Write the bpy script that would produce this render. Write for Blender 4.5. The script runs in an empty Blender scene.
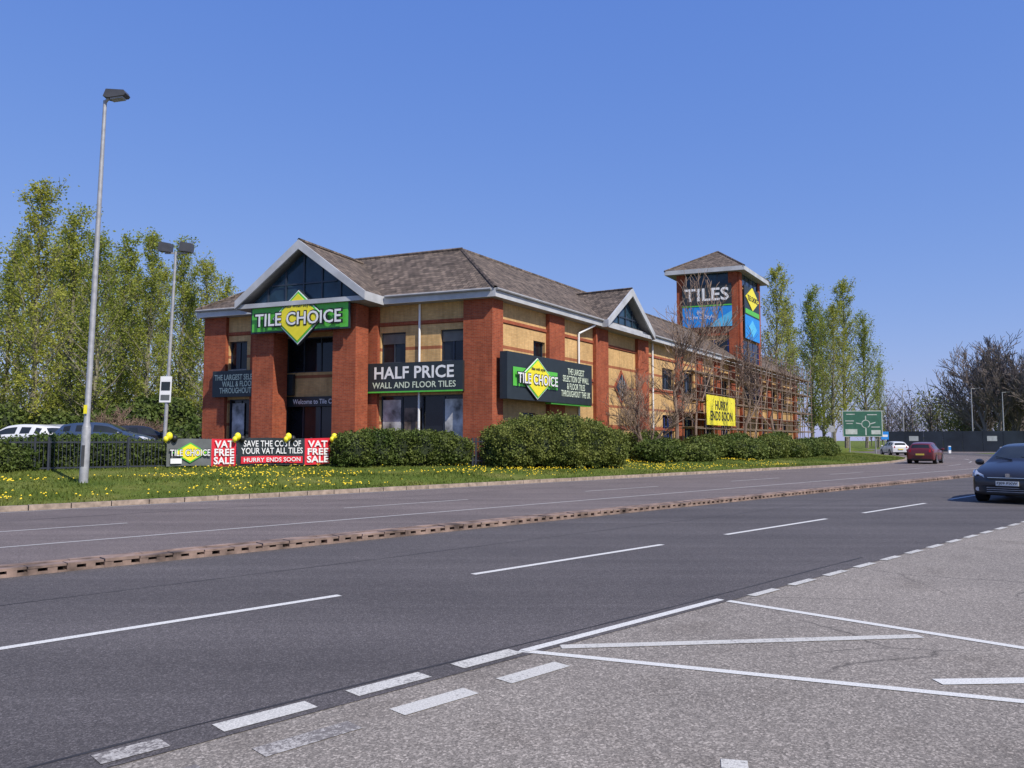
import bpy, math, random
import numpy as np
from mathutils import Vector, Matrix
import bmesh
random.seed(7); rng=np.random.default_rng(7)
sc=bpy.context.scene
col=sc.collection
R=math.radians

# ------------------------------------------------------------------ materials
def newmat(name):
    m=bpy.data.materials.new(name); m.use_nodes=True
    nt=m.node_tree; b=nt.nodes['Principled BSDF']; return m,nt,b
def N(nt,t,**k):
    n=nt.nodes.new(t)
    for a,v in k.items():
        if a in('operation','blend_type','data_type','feature','wave_type','bands_direction'): setattr(n,a,v)
    return n
def noise(nt,vec,scale,detail=4,rough=.55,dist=0):
    n=N(nt,'ShaderNodeTexNoise'); n.inputs['Scale'].default_value=scale
    n.inputs['Detail'].default_value=detail; n.inputs['Roughness'].default_value=rough; n.inputs['Distortion'].default_value=dist
    if vec: nt.links.new(vec,n.inputs['Vector'])
    return n.outputs['Fac']
def ramp(nt,fac,stops):
    r=N(nt,'ShaderNodeValToRGB'); nt.links.new(fac,r.inputs[0])
    e=r.color_ramp.elements
    while len(e)<len(stops): e.new(.5)
    for i,(p,c) in enumerate(stops):
        e[i].position=p; e[i].color=(c[0],c[1],c[2],1) if not isinstance(c,(int,float)) else (c,c,c,1)
    return r.outputs[0]
def mix(nt,fac,a,b,mode='MIX'):
    n=N(nt,'ShaderNodeMix',data_type='RGBA',blend_type=mode)
    for s,v in ((0,fac),(6,a),(7,b)):
        if hasattr(v,'links'): nt.links.new(v,n.inputs[s])
        elif s==0: n.inputs[0].default_value=v
        else: n.inputs[s].default_value=(v[0],v[1],v[2],1)
    return n.outputs[2]
def bump(nt,b,h,strength=.3,dist=.01):
    n=N(nt,'ShaderNodeBump'); n.inputs['Strength'].default_value=strength; n.inputs['Distance'].default_value=dist
    nt.links.new(h,n.inputs['Height']); nt.links.new(n.outputs[0],b.inputs['Normal'])
def coord(nt,kind='Object'):
    return N(nt,'ShaderNodeTexCoord').outputs[kind]
def mapping(nt,vec,rot=(0,0,0),scale=(1,1,1)):
    n=N(nt,'ShaderNodeMapping'); nt.links.new(vec,n.inputs[0])
    n.inputs['Rotation'].default_value=rot; n.inputs['Scale'].default_value=scale
    return n.outputs[0]
def flat(name,c,rough=.6,metal=0,var=.12,scale=3,spec=.5):
    m,nt,b=newmat(name); v=coord(nt)
    f=noise(nt,v,scale,5)
    lo=[x*(1-var*1.5) for x in c]; hi=[min(1,x*(1+var)) for x in c]
    nt.links.new(ramp(nt,f,[(.3,lo),(.7,hi)]),b.inputs['Base Color'])
    b.inputs['Roughness'].default_value=rough; b.inputs['Metallic'].default_value=metal
    b.inputs['Specular IOR Level'].default_value=spec
    return m
def brick(name,c1,c2,mortar,stripes=None,bw=.225,bh=.075,mot=0):
    m,nt,b=newmat(name); uv=coord(nt,'UV')
    t=N(nt,'ShaderNodeTexBrick'); nt.links.new(uv,t.inputs['Vector'])
    t.inputs['Scale'].default_value=1; t.inputs['Brick Width'].default_value=bw; t.inputs['Row Height'].default_value=bh
    t.inputs['Mortar Size'].default_value=.006 if bh<.1 else .014; t.inputs['Bias'].default_value=0
    for k,c in (('Color1',c1),('Color2',c2),('Mortar',mortar)): t.inputs[k].default_value=(*c,1)
    base=t.outputs['Color']
    if stripes:
        sx=N(nt,'ShaderNodeSeparateXYZ'); nt.links.new(uv,sx.inputs[0])
        a=N(nt,'ShaderNodeMath',operation='MODULO'); nt.links.new(sx.outputs[1],a.inputs[0]); a.inputs[1].default_value=stripes[0]
        g=N(nt,'ShaderNodeMath',operation='LESS_THAN'); nt.links.new(a.outputs[0],g.inputs[0]); g.inputs[1].default_value=stripes[1]
        base=mix(nt,g.outputs[0],base,stripes[2])
    if mot:
        f3=noise(nt,mapping(nt,uv,scale=(1,1.6,1)),2.6,6,.8); base=mix(nt,1.0,base,ramp(nt,f3,[(.35,1-mot),(.65,1+mot)]),'MULTIPLY')
    f=noise(nt,uv,.7,6); base=mix(nt,1.0,base,ramp(nt,f,[(.3,.78),(.7,1.14)]),'MULTIPLY')
    f2=noise(nt,mapping(nt,uv,scale=(4,.5,1)),1.5,5); base=mix(nt,1.0,base,ramp(nt,f2,[(.35,.86),(.6,1.05)]),'MULTIPLY')
    nt.links.new(base,b.inputs['Base Color']); b.inputs['Roughness'].default_value=.9
    b.inputs['Specular IOR Level'].default_value=.2
    bump(nt,b,t.outputs['Fac'],-.4,.006 if bh<.1 else .03)
    return m
def asphalt(name,dark,light,patch,tracks=True,agg=90,cracks=False):
    m,nt,b=newmat(name); v=coord(nt)
    f=noise(nt,v,agg*1.3,3,.85); base=ramp(nt,f,[(.36,dark),(.64,light)])
    vo=N(nt,'ShaderNodeTexVoronoi'); vo.inputs['Scale'].default_value=agg; nt.links.new(v,vo.inputs['Vector'])
    base=mix(nt,.55,base,mix(nt,1.0,base,ramp(nt,vo.outputs['Color'],[(.1,.4),(.6,1.0),(.95,2.4)]),'MULTIPLY'))
    big=noise(nt,v,.35,6); base=mix(nt,1.0,base,ramp(nt,big,[(.3,(1-patch,)*3),(.7,(1+patch,1+patch*.95,1+patch*.85))]),'MULTIPLY')
    mid=noise(nt,v,14,4,.7); base=mix(nt,1.0,base,ramp(nt,mid,[(.3,1-patch*.8),(.7,1+patch*.8)]),'MULTIPLY')
    if tracks:
        tv=mapping(nt,v,rot=(0,0,R(-44.5)),scale=(.03,1.1,1))
        tf=noise(nt,tv,1.0,4,.6); base=mix(nt,1.0,base,ramp(nt,tf,[(.3,.80),(.7,1.22)]),'MULTIPLY')
    if cracks:
        nz=N(nt,'ShaderNodeTexNoise'); nz.inputs['Scale'].default_value=1.3; nz.inputs['Detail'].default_value=5; nt.links.new(v,nz.inputs['Vector'])
        wv=mix(nt,.25,v,nz.outputs['Color'],'ADD')
        vc=N(nt,'ShaderNodeTexVoronoi',feature='DISTANCE_TO_EDGE'); vc.inputs['Scale'].default_value=.42; nt.links.new(wv,vc.inputs['Vector'])
        cm=ramp(nt,vc.outputs['Distance'],[(.0015,.5),(.006,1.0)])
        msk=ramp(nt,noise(nt,v,.5,2),[(.48,0.),(.58,1.)])
        base=mix(nt,msk,base,mix(nt,1.0,base,cm,'MULTIPLY'))
        st=noise(nt,v,.9,6,.65,.3); base=mix(nt,1.0,base,ramp(nt,st,[(.34,(.84,.83,.82)),(.48,1.0)]),'MULTIPLY')
    nt.links.new(base,b.inputs['Base Color']); b.inputs['Roughness'].default_value=.85
    b.inputs['Specular IOR Level'].default_value=.3
    bump(nt,b,f,.6,.004)
    return m
def paintmark(name,c,under,wear):
    m,nt,b=newmat(name); v=coord(nt)
    f=noise(nt,v,30,8,.8); f2=noise(nt,v,2.6,4,.7)
    s=N(nt,'ShaderNodeMath',operation='ADD'); nt.links.new(f2,s.inputs[0]); s.inputs[1].default_value=.5
    a=N(nt,'ShaderNodeMath',operation='MULTIPLY'); nt.links.new(f,a.inputs[0]); nt.links.new(s.outputs[0],a.inputs[1])
    k=ramp(nt,a.outputs[0],[(wear,0.0),(wear+.09,1.0)])
    base=mix(nt,k,under,c)
    d=noise(nt,v,80,3,.7); base=mix(nt,1.0,base,ramp(nt,d,[(.3,.55),(.62,1.0)]),'MULTIPLY')
    nt.links.new(base,b.inputs['Base Color']); b.inputs['Roughness'].default_value=.7
    return m
def leafmat(name,c1,c2,trans=.3,scale=.6):
    m,nt,b=newmat(name); v=coord(nt)
    f=noise(nt,v,scale,4); f2=noise(nt,v,9,2)
    c=ramp(nt,f,[(.32,c1),(.68,c2)])
    c=mix(nt,1.0,c,ramp(nt,f2,[(.3,.6),(.7,1.35)]),'MULTIPLY')
    oi=N(nt,'ShaderNodeObjectInfo'); c=mix(nt,1.0,c,ramp(nt,oi.outputs['Random'],[(0,(.82,.86,.85)),(1,(1.18,1.06,1.0))]),'MULTIPLY')
    nt.links.new(c,b.inputs['Base Color']); b.inputs['Roughness'].default_value=.6; b.inputs['Specular IOR Level'].default_value=.25
    tr=N(nt,'ShaderNodeBsdfTranslucent'); nt.links.new(c,tr.inputs[0])
    mx=N(nt,'ShaderNodeMixShader'); mx.inputs[0].default_value=trans
    nt.links.new(b.outputs[0],mx.inputs[1]); nt.links.new(tr.outputs[0],mx.inputs[2])
    nt.links.new(mx.outputs[0],nt.nodes['Material Output'].inputs[0])
    return m

M={}
M['red']=brick('red_brick',(.40,.095,.042),(.29,.062,.03),(.27,.15,.10))
M['buff']=brick('buff_brick',(.66,.42,.18),(.56,.34,.14),(.45,.33,.2),stripes=(1.2,.16,(.33,.12,.06)))
M['buffp']=brick('buff_brick_plain',(.55,.35,.17),(.45,.28,.13),(.38,.28,.18))
M['tile']=brick('roof_tiles',(.20,.155,.125),(.085,.068,.058),(.02,.018,.016),bw=.30,bh=.26,mot=.4)
M['fascia']=flat('fascia_paint',(.47,.48,.50),.5,var=.15,scale=1)
M['soffit']=flat('soffit',(.33,.33,.34),.7)
M['sill']=flat('stone',(.4,.36,.3),.8)
M['frame']=flat('window_frame',(.03,.04,.06),.4)
M['blueframe']=flat('blue_frame',(.03,.06,.25),.4)
def glassm(name,c):
    m,nt,b=newmat(name); f=noise(nt,coord(nt),.8,3)
    nt.links.new(ramp(nt,f,[(.3,[x*.5 for x in c]),(.7,[x*1.5 for x in c])]),b.inputs['Base Color'])
    b.inputs['Roughness'].default_value=.06; b.inputs['Specular IOR Level'].default_value=.4
    return m
M['glass']=glassm('window_glass',(.010,.013,.018))
M['glassb']=glassm('pediment_glass',(.02,.045,.07))
M['blind']=flat('window_blind',(.16,.16,.15),.8)
M['signblk']=flat('sign_charcoal',(.022,.03,.035),.45,var=.1)
M['green']=flat('sign_green',(.10,.50,.06),.45,var=.05)
M['yellow']=flat('sign_yellow',(.85,.74,.03),.45,var=.05)
M['white']=flat('sign_white',(.8,.8,.8),.5,var=.04)
M['black']=flat('black_paint',(.012,.012,.012),.5)
M['redp']=flat('sign_red',(.68,.02,.04),.5,var=.05)
M['blue']=flat('sign_blue',(.02,.26,.72),.45,var=.08)
M['cyan']=flat('sign_cyan',(.10,.50,.80),.45,var=.08)
M['lgreen']=flat('pale_text',(.62,.7,.55),.5)
M['greyban']=flat('banner_grey',(.13,.14,.14),.5)
M['poster']=flat('window_poster',(.42,.42,.43),.5,var=.55,scale=1.8)
M['posterb']=flat('window_poster_brown',(.13,.10,.08),.5,var=.6,scale=2.5)
M['galv']=flat('galvanised_steel',(.40,.40,.41),.5,.3,var=.15,scale=6)
M['scaf']=flat('scaffold_tube',(.30,.22,.17),.6,.2,var=.3,scale=2)
M['board']=flat('scaffold_board',(.32,.23,.14),.8,var=.3,scale=2)
M['lamphead']=flat('lamp_head',(.07,.07,.075),.4)
M['darkmetal']=flat('dark_metal',(.03,.035,.05),.45)
M['bark']=flat('bark',(.14,.115,.09),.9,var=.4,scale=8)
M['barkg']=flat('poplar_bark',(.22,.20,.14),.9,var=.35,scale=6)
M['twig']=flat('twig_bark',(.22,.155,.115),.9,var=.3,scale=4)
M['rtwig']=flat('brown_twig',(.20,.13,.095),.9,var=.3,scale=4)
M['haze']=flat('far_twig',(.17,.14,.13),.9,var=.2,scale=.2)
M['leafp']=leafmat('poplar_leaf',(.27,.33,.05),(.44,.48,.10),.5)
M['leafh']=leafmat('hedge_leaf',(.09,.135,.028),(.20,.24,.06),.25,1.2)
M['leafd']=leafmat('dark_leaf',(.065,.11,.022),(.15,.19,.045),.25,.8)
M['leafg']=leafmat('fargreen_leaf',(.16,.18,.07),(.27,.29,.11),.35,.2)
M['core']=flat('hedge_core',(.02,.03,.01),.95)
M['blade']=leafmat('grass_blade',(.085,.14,.022),(.20,.23,.05),.3,.5)
M['dand']=flat('dandelion',(.85,.62,.02),.6)
M['asph']=asphalt('asphalt_main',(.050,.045,.046),(.130,.118,.117),.11)
M['asph2']=asphalt('asphalt_far',(.105,.086,.082),(.19,.16,.152),.1)
M['asph3']=asphalt('asphalt_junction',(.135,.118,.103),(.33,.295,.258),.10,False,75,True)
M['park']=asphalt('car_park_asphalt',(.07,.07,.07),(.12,.12,.12),.12,False)
M['seam']=flat('tar_seam',(.03,.028,.028),.7,var=.4,scale=2)
M['mark']=paintmark('road_paint',(.72,.71,.67),(.14,.13,.125),.27)
M['markw']=paintmark('worn_road_paint',(.62,.60,.55),(.2,.185,.17),.36)
M['markvw']=paintmark('very_worn_road_paint',(.52,.49,.45),(.2,.18,.165),.48)
M['markf']=paintmark('far_road_paint',(.48,.46,.44),(.16,.14,.13),.28)
M['kerb']=flat('kerb_concrete',(.36,.28,.22),.9,var=.3,scale=5)
M['kerbb']=flat('drain_kerb',(.25,.175,.14),.9,var=.5,scale=3)
M['hole']=flat('drain_hole',(.02,.015,.012),1)
def grassmat():
    m,nt,b=newmat('grass'); v=coord(nt)
    f=noise(nt,v,.5,6); c=ramp(nt,f,[(.3,(.08,.12,.02)),(.5,(.12,.16,.03)),(.72,(.20,.20,.06))])
    f2=noise(nt,v,25,5,.8); c=mix(nt,1.0,c,ramp(nt,f2,[(.3,.5),(.7,1.35)]),'MULTIPLY')
    nt.links.new(c,b.inputs['Base Color']); b.inputs['Roughness'].default_value=1; b.inputs['Specular IOR Level'].default_value=.1
    bump(nt,b,f2,.8,.05); return m
M['grass']=grassmat()

# ------------------------------------------------------------------ mesh builder
def frame(ox,oy,ang):
    c,s=math.cos(R(ang)),math.sin(R(ang))
    return lambda x,y,z:(ox+x*c-y*s, oy+x*s+y*c, z)
class MB:
    def __init__(s): s.v=[];s.f=[];s.m=[];s.mats=[]
    def mi(s,k):
        if k not in s.mats: s.mats.append(k)
        return s.mats.index(k)
    def poly(s,pts,mat):
        n=len(s.v); s.v+= [tuple(p) for p in pts]; s.f.append(tuple(range(n,n+len(pts)))); s.m.append(s.mi(mat))
    def mesh(s,vs,fs,mat):
        n=len(s.v); s.v+=[tuple(p) for p in vs]; k=s.mi(mat)
        for f in fs: s.f.append(tuple(i+n for i in f)); s.m.append(k)
    def box(s,F,x0,x1,y0,y1,z0,z1,mat):
        vs=[F(x,y,z) for z in(z0,z1) for y in(y0,y1) for x in(x0,x1)]
        s.mesh(vs,[(0,2,3,1),(4,5,7,6),(0,1,5,4),(2,6,7,3),(0,4,6,2),(1,3,7,5)],mat)
    def prism(s,pts,mat,F,y0,y1):
        n=len(pts); vs=[F(x,y0,z) for x,z in pts]+[F(x,y1,z) for x,z in pts]
        fs=[tuple(range(n)),tuple(range(2*n-1,n-1,-1))]+[(i,i+n,(i+1)%n+n,(i+1)%n) for i in range(n)]
        s.mesh(vs,fs,mat)
    def tube(s,p0,p1,r0,r1,n,mat,cap=False):
        p0=Vector(p0);p1=Vector(p1);d=(p1-p0)
        if d.length<1e-6:return
        d.normalize(); a=d.orthogonal().normalized(); b=d.cross(a)
        vs=[]
        for p,r in((p0,r0),(p1,r1)):
            for i in range(n):
                t=2*math.pi*i/n; vs.append(p+(a*math.cos(t)+b*math.sin(t))*r)
        fs=[(i,(i+1)%n,(i+1)%n+n,i+n) for i in range(n)]
        if cap: fs+= [tuple(range(n-1,-1,-1)),tuple(range(n,2*n))]
        s.mesh(vs,fs,mat)
    def lathe(s,T,prof,n,mat):
        vs=[T(r*math.cos(2*math.pi*i/n),r*math.sin(2*math.pi*i/n),h) for r,h in prof for i in range(n)]
        fs=[(j*n+i,j*n+(i+1)%n,(j+1)*n+(i+1)%n,(j+1)*n+i) for j in range(len(prof)-1) for i in range(n)]
        s.mesh(vs,fs,mat)
    def leaves(s,C,size,mat):
        n=len(C)
        if n==0:return
        A=rng.normal(size=(n,3)); A/=np.linalg.norm(A,axis=1)[:,None]
        B=rng.normal(size=(n,3)); B-= (B*A).sum(1)[:,None]*A; B/=np.linalg.norm(B,axis=1)[:,None]
        sz=(size*rng.uniform(.6,1.3,n))[:,None]
        P=np.stack([C-A*sz,C-B*sz*.6,C+A*sz,C+B*sz*.6],1).reshape(-1,3)
        k=len(s.v); s.v+=P.tolist(); mi=s.mi(mat)
        s.f+=[(k+4*i,k+4*i+1,k+4*i+2,k+4*i+3) for i in range(n)]; s.m+=[mi]*n
    def data(s,name,smooth=None,uv=True):
        me=bpy.data.meshes.new(name); me.from_pydata(s.v,[],s.f)
        for k in s.mats: me.materials.append(M[k])
        me.polygons.foreach_set('material_index',s.m)
        if uv:
            me.update(); L=me.uv_layers.new(name='UVMap'); 
            nl=len(me.loops); uvs=np.zeros((nl,2)); V=np.array(s.v)
            for p in me.polygons:
                n=p.normal
                if abs(n.z)>.98: t=Vector((1,0,0)); w=Vector((0,1,0))
                else:
                    t=Vector((-n.y,n.x,0)).normalized(); w=n.cross(t)
                for l in p.loop_indices:
                    q=V[me.loops[l].vertex_index]
                    uvs[l]=(q[0]*t.x+q[1]*t.y+q[2]*t.z+200, q[0]*w.x+q[1]*w.y+q[2]*w.z+200 if abs(w.z)<.99 else q[2]*1.0+60)
            L.data.foreach_set('uv',uvs.ravel())
        if smooth is not None:
            for p in me.polygons:p.use_smooth=True
            me.set_sharp_from_angle(angle=R(smooth))
        me.update(); return me
    def obj(s,name,parent=None,smooth=None,uv=True):
        o=bpy.data.objects.new(name,s.data(name,smooth,uv)); col.objects.link(o)
        if parent is not None: setpar(o,parent)
        return o
def setpar(o,p):
    o.parent=p; o.matrix_parent_inverse=Matrix.Translation(p.location).inverted()
def empty(name,loc):
    e=bpy.data.objects.new(name,None); e.location=loc; e.empty_display_size=.3; col.objects.link(e); return e
def text(body,F3,ang,x,y,z,w,h,mat,parent,bold=.02,name='lettering'):
    cu=bpy.data.curves.new(name,'FONT'); cu.body=body; cu.align_x='CENTER'; cu.align_y='CENTER'
    cu.size=1; cu.offset=bold; cu.extrude=.004; cu.resolution_u=3; cu.space_line=.85
    cu.space_character=1.0+bold*1.5
    cu.materials.append(M[mat])
    o=bpy.data.objects.new(name,cu); col.objects.link(o)
    bpy.context.view_layer.update()
    bb=[Vector(c) for c in o.bound_box]
    x0=min(b.x for b in bb);x1=max(b.x for b in bb);y0=min(b.y for b in bb);y1=max(b.y for b in bb)
    sx=w/(x1-x0); sy=h/(y1-y0)
    cx=(x0+x1)/2*sx; cz=(y0+y1)/2*sy
    o.location=F3(x-cx,y,z-cz); o.rotation_euler=(R(90),0,R(ang)); o.scale=(sx,sy,1)
    if parent: setpar(o,parent)
    return o

# ------------------------------------------------------------------ road coordinates
AZ=45.5; cs,sn=math.cos(R(AZ)),math.sin(R(AZ))
def W(u,v): return (sn*u-cs*v, cs*u+sn*v)
U0,VC,RR=50.,16.,70.
def B(u,v):
    if u<=U0: return W(u,v)
    ph=(u-U0)/RR; r=RR-(v-VC); pm=.95
    if ph<=pm: return W(U0+r*math.sin(ph), VC+RR-r*math.cos(ph))
    e=(ph-pm)*RR
    return W(U0+r*math.sin(pm)+e*math.cos(pm), VC+RR-r*math.cos(pm)+e*math.sin(pm))
def zprof(v):
    return float(np.interp(v,[21.5,21.75,24,26,30,34,200],[.12,.13,.36,.48,.74,.88,.95]))
def strip(name,us,vs,zf,mat):
    mb=MB(); nu,nv=len(us),len(vs)
    V=[(*B(u,v),zf(u,v)) for u in us for v in vs]
    Fs=[(i*nv+j,(i+1)*nv+j,(i+1)*nv+j+1,i*nv+j+1) for i in range(nu-1) for j in range(nv-1)]
    mb.mesh(V,Fs,mat); return mb.obj(name,uv=False)
us=list(np.arange(-90,50,5))+list(np.arange(50,122,3))
mb=MB(); mb.poly([(-1500,-1500,-.03),(1500,-1500,-.03),(1500,1500,-.03),(-1500,1500,-.03)],'grass'); mb.obj('ground',uv=False)
strip('road',us,[4.4,11.3],lambda u,v:0,'asph')
strip('road',us,[11.7,21.4],lambda u,v:.002,'asph2')
mb=MB()
mb.mesh([(*W(u,v),-.004) for u,v in((-90,-45),(60,-45),(60,4.45),(-90,4.45))],[(0,1,2,3)],'asph3'); mb.obj('side_road',uv=False)
cx,cy=B(U0+RR*.95+16,12)
mb=MB(); mb.poly([(cx+26*math.cos(t),cy+26*math.sin(t),-.010) for t in np.linspace(0,2*math.pi,60,endpoint=False)],'asph2'); mb.obj('roundabout_road',uv=False)
mb=MB()
prof=[(9,-.009),(9,.12),(8.6,.13),(5,.7),(0.01,1.0)]
mb.lathe(lambda x,y,z:(cx+x,cy+y,z),prof,40,'grass'); mb.obj('roundabout_island',uv=False,smooth=30)

vs=[21.6,21.75,22.5,23.2,24,25,26,27,28,29,30,31,32,34,38,45,55,65,75,84]
def tz(u,v):
    return zprof(v)+ (0 if v<22.2 else .04*math.sin(u*.31+v*.7)*math.sin(v*.9-u*.13))
strip('grass_verge',list(np.arange(-90,122,2.0)),vs,tz,'grass')
mb=MB()
mb.mesh([(*W(u,v),.90) for u,v in((-300,83),(60,83),(60,400),(-300,400))],[(0,1,2,3)],'grass'); mb.obj('field',uv=False)
strip('car_park',list(np.arange(-60,34,2.0)),[30.5,32,34,38,45,55],lambda u,v:tz(u,v)+.02,'park')

def kerb(name,v0,v1,z1,u0,u1,mat,step=2.5,z0=-.02):
    mb=MB(); uu=np.arange(u0,u1,step)
    for u in uu:
        g=.012; a=u+g;b=u+step-g
        P=[B(a,v0),B(b,v0),B(b,v1),B(a,v1)]
        V=[(*p,z0) for p in P]+[(*p,z1+random.uniform(-.004,.004)) for p in P]
        mb.mesh(V,[(3,2,1,0),(4,5,6,7),(0,1,5,4),(1,2,6,5),(2,3,7,6),(3,0,4,7)],mat)
    return mb.obj(name,uv=False)
kerb('kerb',21.4,21.55,.125,-90,120,'kerb',.915)
mb=MB()
def kb(a,b,v0,v1,z0,z1,mat):
    P=[B(a,v0),B(b,v0),B(b,v1),B(a,v1)]
    mb.mesh([(*p,z0) for p in P]+[(*p,z1) for p in P],[(3,2,1,0),(4,5,6,7),(0,1,5,4),(1,2,6,5),(2,3,7,6),(3,0,4,7)],mat)
u=-14.0
while u<52:
    kb(u,u+.11,11.2,11.34,-.02,.075,'kerbb')
    kb(u+.111,u+.219,11.2,11.34,-.02,.02+random.uniform(0,.025),'kerbb')
    u+=.22
u=-14.0
while u<52:
    dz=random.uniform(-.010,.010)
    kb(u+.005,u+.43,11.2+random.uniform(-.01,.01),11.42,.0755,.108+dz,'kerbb'); u+=.44
kb(-14,52,11.345,11.42,-.02,.075,'hole')
u=-14.
while u<52:
    kb(u,u+.9,11.56,11.70,-.02,.095,'kerbb'); u+=.91
kb(-14,52,11.425,11.555,-.02,.07,'kerbb')
mb.obj('median_drainage_kerb',uv=False)

mb=MB()
def mk(u0,u1,v0,v1,z,mat,n=1):
    uu=np.linspace(u0,u1,max(2,int(abs(u1-u0)/3)+2))
    for a,b in zip(uu[:-1],uu[1:]):
        mb.poly([(*B(a,v0),z),(*B(b,v0),z),(*B(b,v1),z),(*B(a,v1),z)],mat)
for k in range(-3,16):
    mk(.75+k*5.9,4.75+k*5.9,7.4,7.5,.004,'mark')
for k in range(-4,12): mk(1.8+k*9,1.8+k*9+4.,16.75,16.85,.006,'markf')
mk(-40,60,14.3,14.4,.006,'markf')
mk(-40,110,21.12,21.2,.006,'markf')
mk(-40,110,11.95,12.03,.006,'markf')
for k in range(-14,3):
    a=2.1+.9*k
    mk(a+(.25 if k==-1 else 0),a+.6,4.46,4.62,.004,'markw' if k>-1 else 'markvw')
    if k>-10: mk(a,a+.6,3.97,4.13,.0,'markw' if k>0 else 'markvw')
for k in range(0,26): mk(7.85+.9*k,8.4+.9*k,4.32,4.42,.004,'markw')
mk(4.55,7.45,4.45,4.54,.004,'mark')
def line(x0,y0,x1,y1,w,mat,z=.0005):
    d=Vector((x1-x0,y1-y0)).normalized(); n=Vector((-d.y,d.x))*w/2
    mb.poly([(x0-n.x,y0-n.y,z),(x1-n.x,y1-n.y,z),(x1+n.x,y1+n.y,z),(x0+n.x,y0+n.y,z)],mat)
dx,dy=4.12-2.224,6.44-8.354
line(2.224,8.36,2.224+dx*1.6,8.36+dy*1.6,.095,'mark')
line(.06,6.42,.06+(3.287-.06)*1.8,6.42-(6.42-5.17)*1.8,.085,'mark')
line(.39,6.53,3.445,6.88,.12,'markw',.001)
line(2.91,5.60,4.6,5.69,.13,'mark',.001)
line(1.07,4.22,1.20,4.19,.12,'markw',.001)
line(1.25,4.10,2.1,3.95,.09,'markw',.001)
line(1.22,4.02,1.5,3.92,.09,'markw',.0015)
mb.obj('road_markings',uv=False)
# tar-sealed construction joints
mb=MB()
def seam(v,u0,u1,w,z):
    uu=np.arange(u0,u1,.5)
    L=[(v+.02*math.sin(u*.7)+random.uniform(-.006,.006),w*random.uniform(.5,1.3)) for u in uu]
    for i in range(len(uu)-1):
        (a,wa),(b,wb)=L[i],L[i+1]
        mb.poly([(*B(uu[i],a-wa),z),(*B(uu[i+1],b-wb),z),(*B(uu[i+1],b+wb),z),(*B(uu[i],a+wa),z)],'seam')
seam(9.35,-10,60,.010,.002); seam(4.66,-10,12,.012,.002); seam(18.9,-20,60,.016,.0045)
mb.obj('road_joint_sealant',uv=False)

# ------------------------------------------------------------------ building
CX,CY=-1.0,37.0
FA,SA=-22.0,58.5
dL=(-math.cos(R(FA)),-math.sin(R(FA))); dR=(math.cos(R(SA)),math.sin(R(SA)))
FF=frame(CX,CY,FA); FS=frame(CX,CY,SA)
bld=empty('retail_building',(CX,CY,.6))
SP=abs(dL[0]*dR[1]-dL[1]*dR[0])
def Q(a,b,z,ia=0,ib=0):
    A=a+ia/SP; Bq=b+ib/SP
    return (CX+A*dL[0]+Bq*dR[0], CY+A*dL[1]+Bq*dR[1], z)
LF,LS=16.6,64.
Z0,ZE=.3,8.22
def wall(mb,F,x0,x1,y,z0,z1,ops,mat,depth=.22):
    xs=sorted({x0,x1,*[o[0] for o in ops],*[o[1] for o in ops]}); zs=sorted({z0,z1,*[o[2] for o in ops],*[o[3] for o in ops]})
    for xa,xb in zip(xs[:-1],xs[1:]):
        for za,zb in zip(zs[:-1],zs[1:]):
            xm,zm=(xa+xb)/2,(za+zb)/2
            if any(o[0]<xm<o[1] and o[2]<zm<o[3] for o in ops): continue
            mb.poly([F(xa,y,za),F(xb,y,za),F(xb,y,zb),F(xa,y,zb)],mat)
    for a,b,c,d in [o[:4] for o in ops]:
        mb.poly([F(a,y,c),F(a,y,d),F(a,y+depth,d),F(a,y+depth,c)],mat)
        mb.poly([F(b,y,d),F(b,y,c),F(b,y+depth,c),F(b,y+depth,d)],mat)
        mb.poly([F(a,y,d),F(b,y,d),F(b,y+depth,d),F(a,y+depth,d)],'soffit')
        mb.poly([F(b,y,c),F(a,y,c),F(a,y+depth,c),F(b,y+depth,c)],'sill')
def window(mb,F,a,b,c,d,y,nx,nz,fm='frame',gm='glass',ft=.06):
    mb.poly([F(a,y,c),F(b,y,c),F(b,y,d),F(a,y,d)],gm)
    for i in range(nx+1):
        x=a+(b-a)*i/nx; x0=max(a,x-ft/2);x1=min(b,x+ft/2)
        if i==0:x1=a+ft
        if i==nx:x0=b-ft
        mb.box(F,x0,x1,y-.05,y-.002,c,d,fm)
    for j in range(nz+1):
        z=c+(d-c)*j/nz; z0=max(c,z-ft/2);z1=min(d,z+ft/2)
        if j==0:z1=c+ft
        if j==nz:z0=d-ft
        mb.box(F,a+ft,b-ft,y-.045,y-.004,z0,z1,fm)
walls=MB(); wins=MB()
fops=[(-5.9,-4.5,5.4,6.9,2,1),(-2.6,-1.32,5.4,6.9,2,1),(-5.9,-1.32,.7,3.8,4,1),
      (-15.3,-14.1,5.4,6.9,2,1),(-15.3,-13.75,.7,3.8,2,1),(-11.6,-7.4,5.1,6.9,4,1),(-11.6,-7.4,.62,3.7,4,1)]
wall(walls,FF,-LF,0,0,Z0,ZE,fops,'buff')
for o in fops: window(wins,FF,*o[:4],.2,o[4],o[5])
sops=[(4.0,5.2,5.2,6.7,1,1),(8.0,9.2,.8,3.0,2,1),(2.9,4.2,.8,3.0,1,1)]
for t0 in (22,26.5,31,35.5,48,52.5,57): sops.append((t0,t0+2.2,5.2,6.7,3,1)); sops.append((t0,t0+2.2,1.2,3.4,3,1))
wall(walls,FS,0,LS,0,Z0,ZE,sops,'buff')
for o in sops: window(wins,FS,*o[:4],.2,o[4],o[5],'blueframe' if o[2]<2 else 'frame')
def vq(mb,p,q,z0,z1,mat): mb.poly([(p[0],p[1],z0),(q[0],q[1],z0),(q[0],q[1],z1),(p[0],p[1],z1)],mat)
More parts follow.
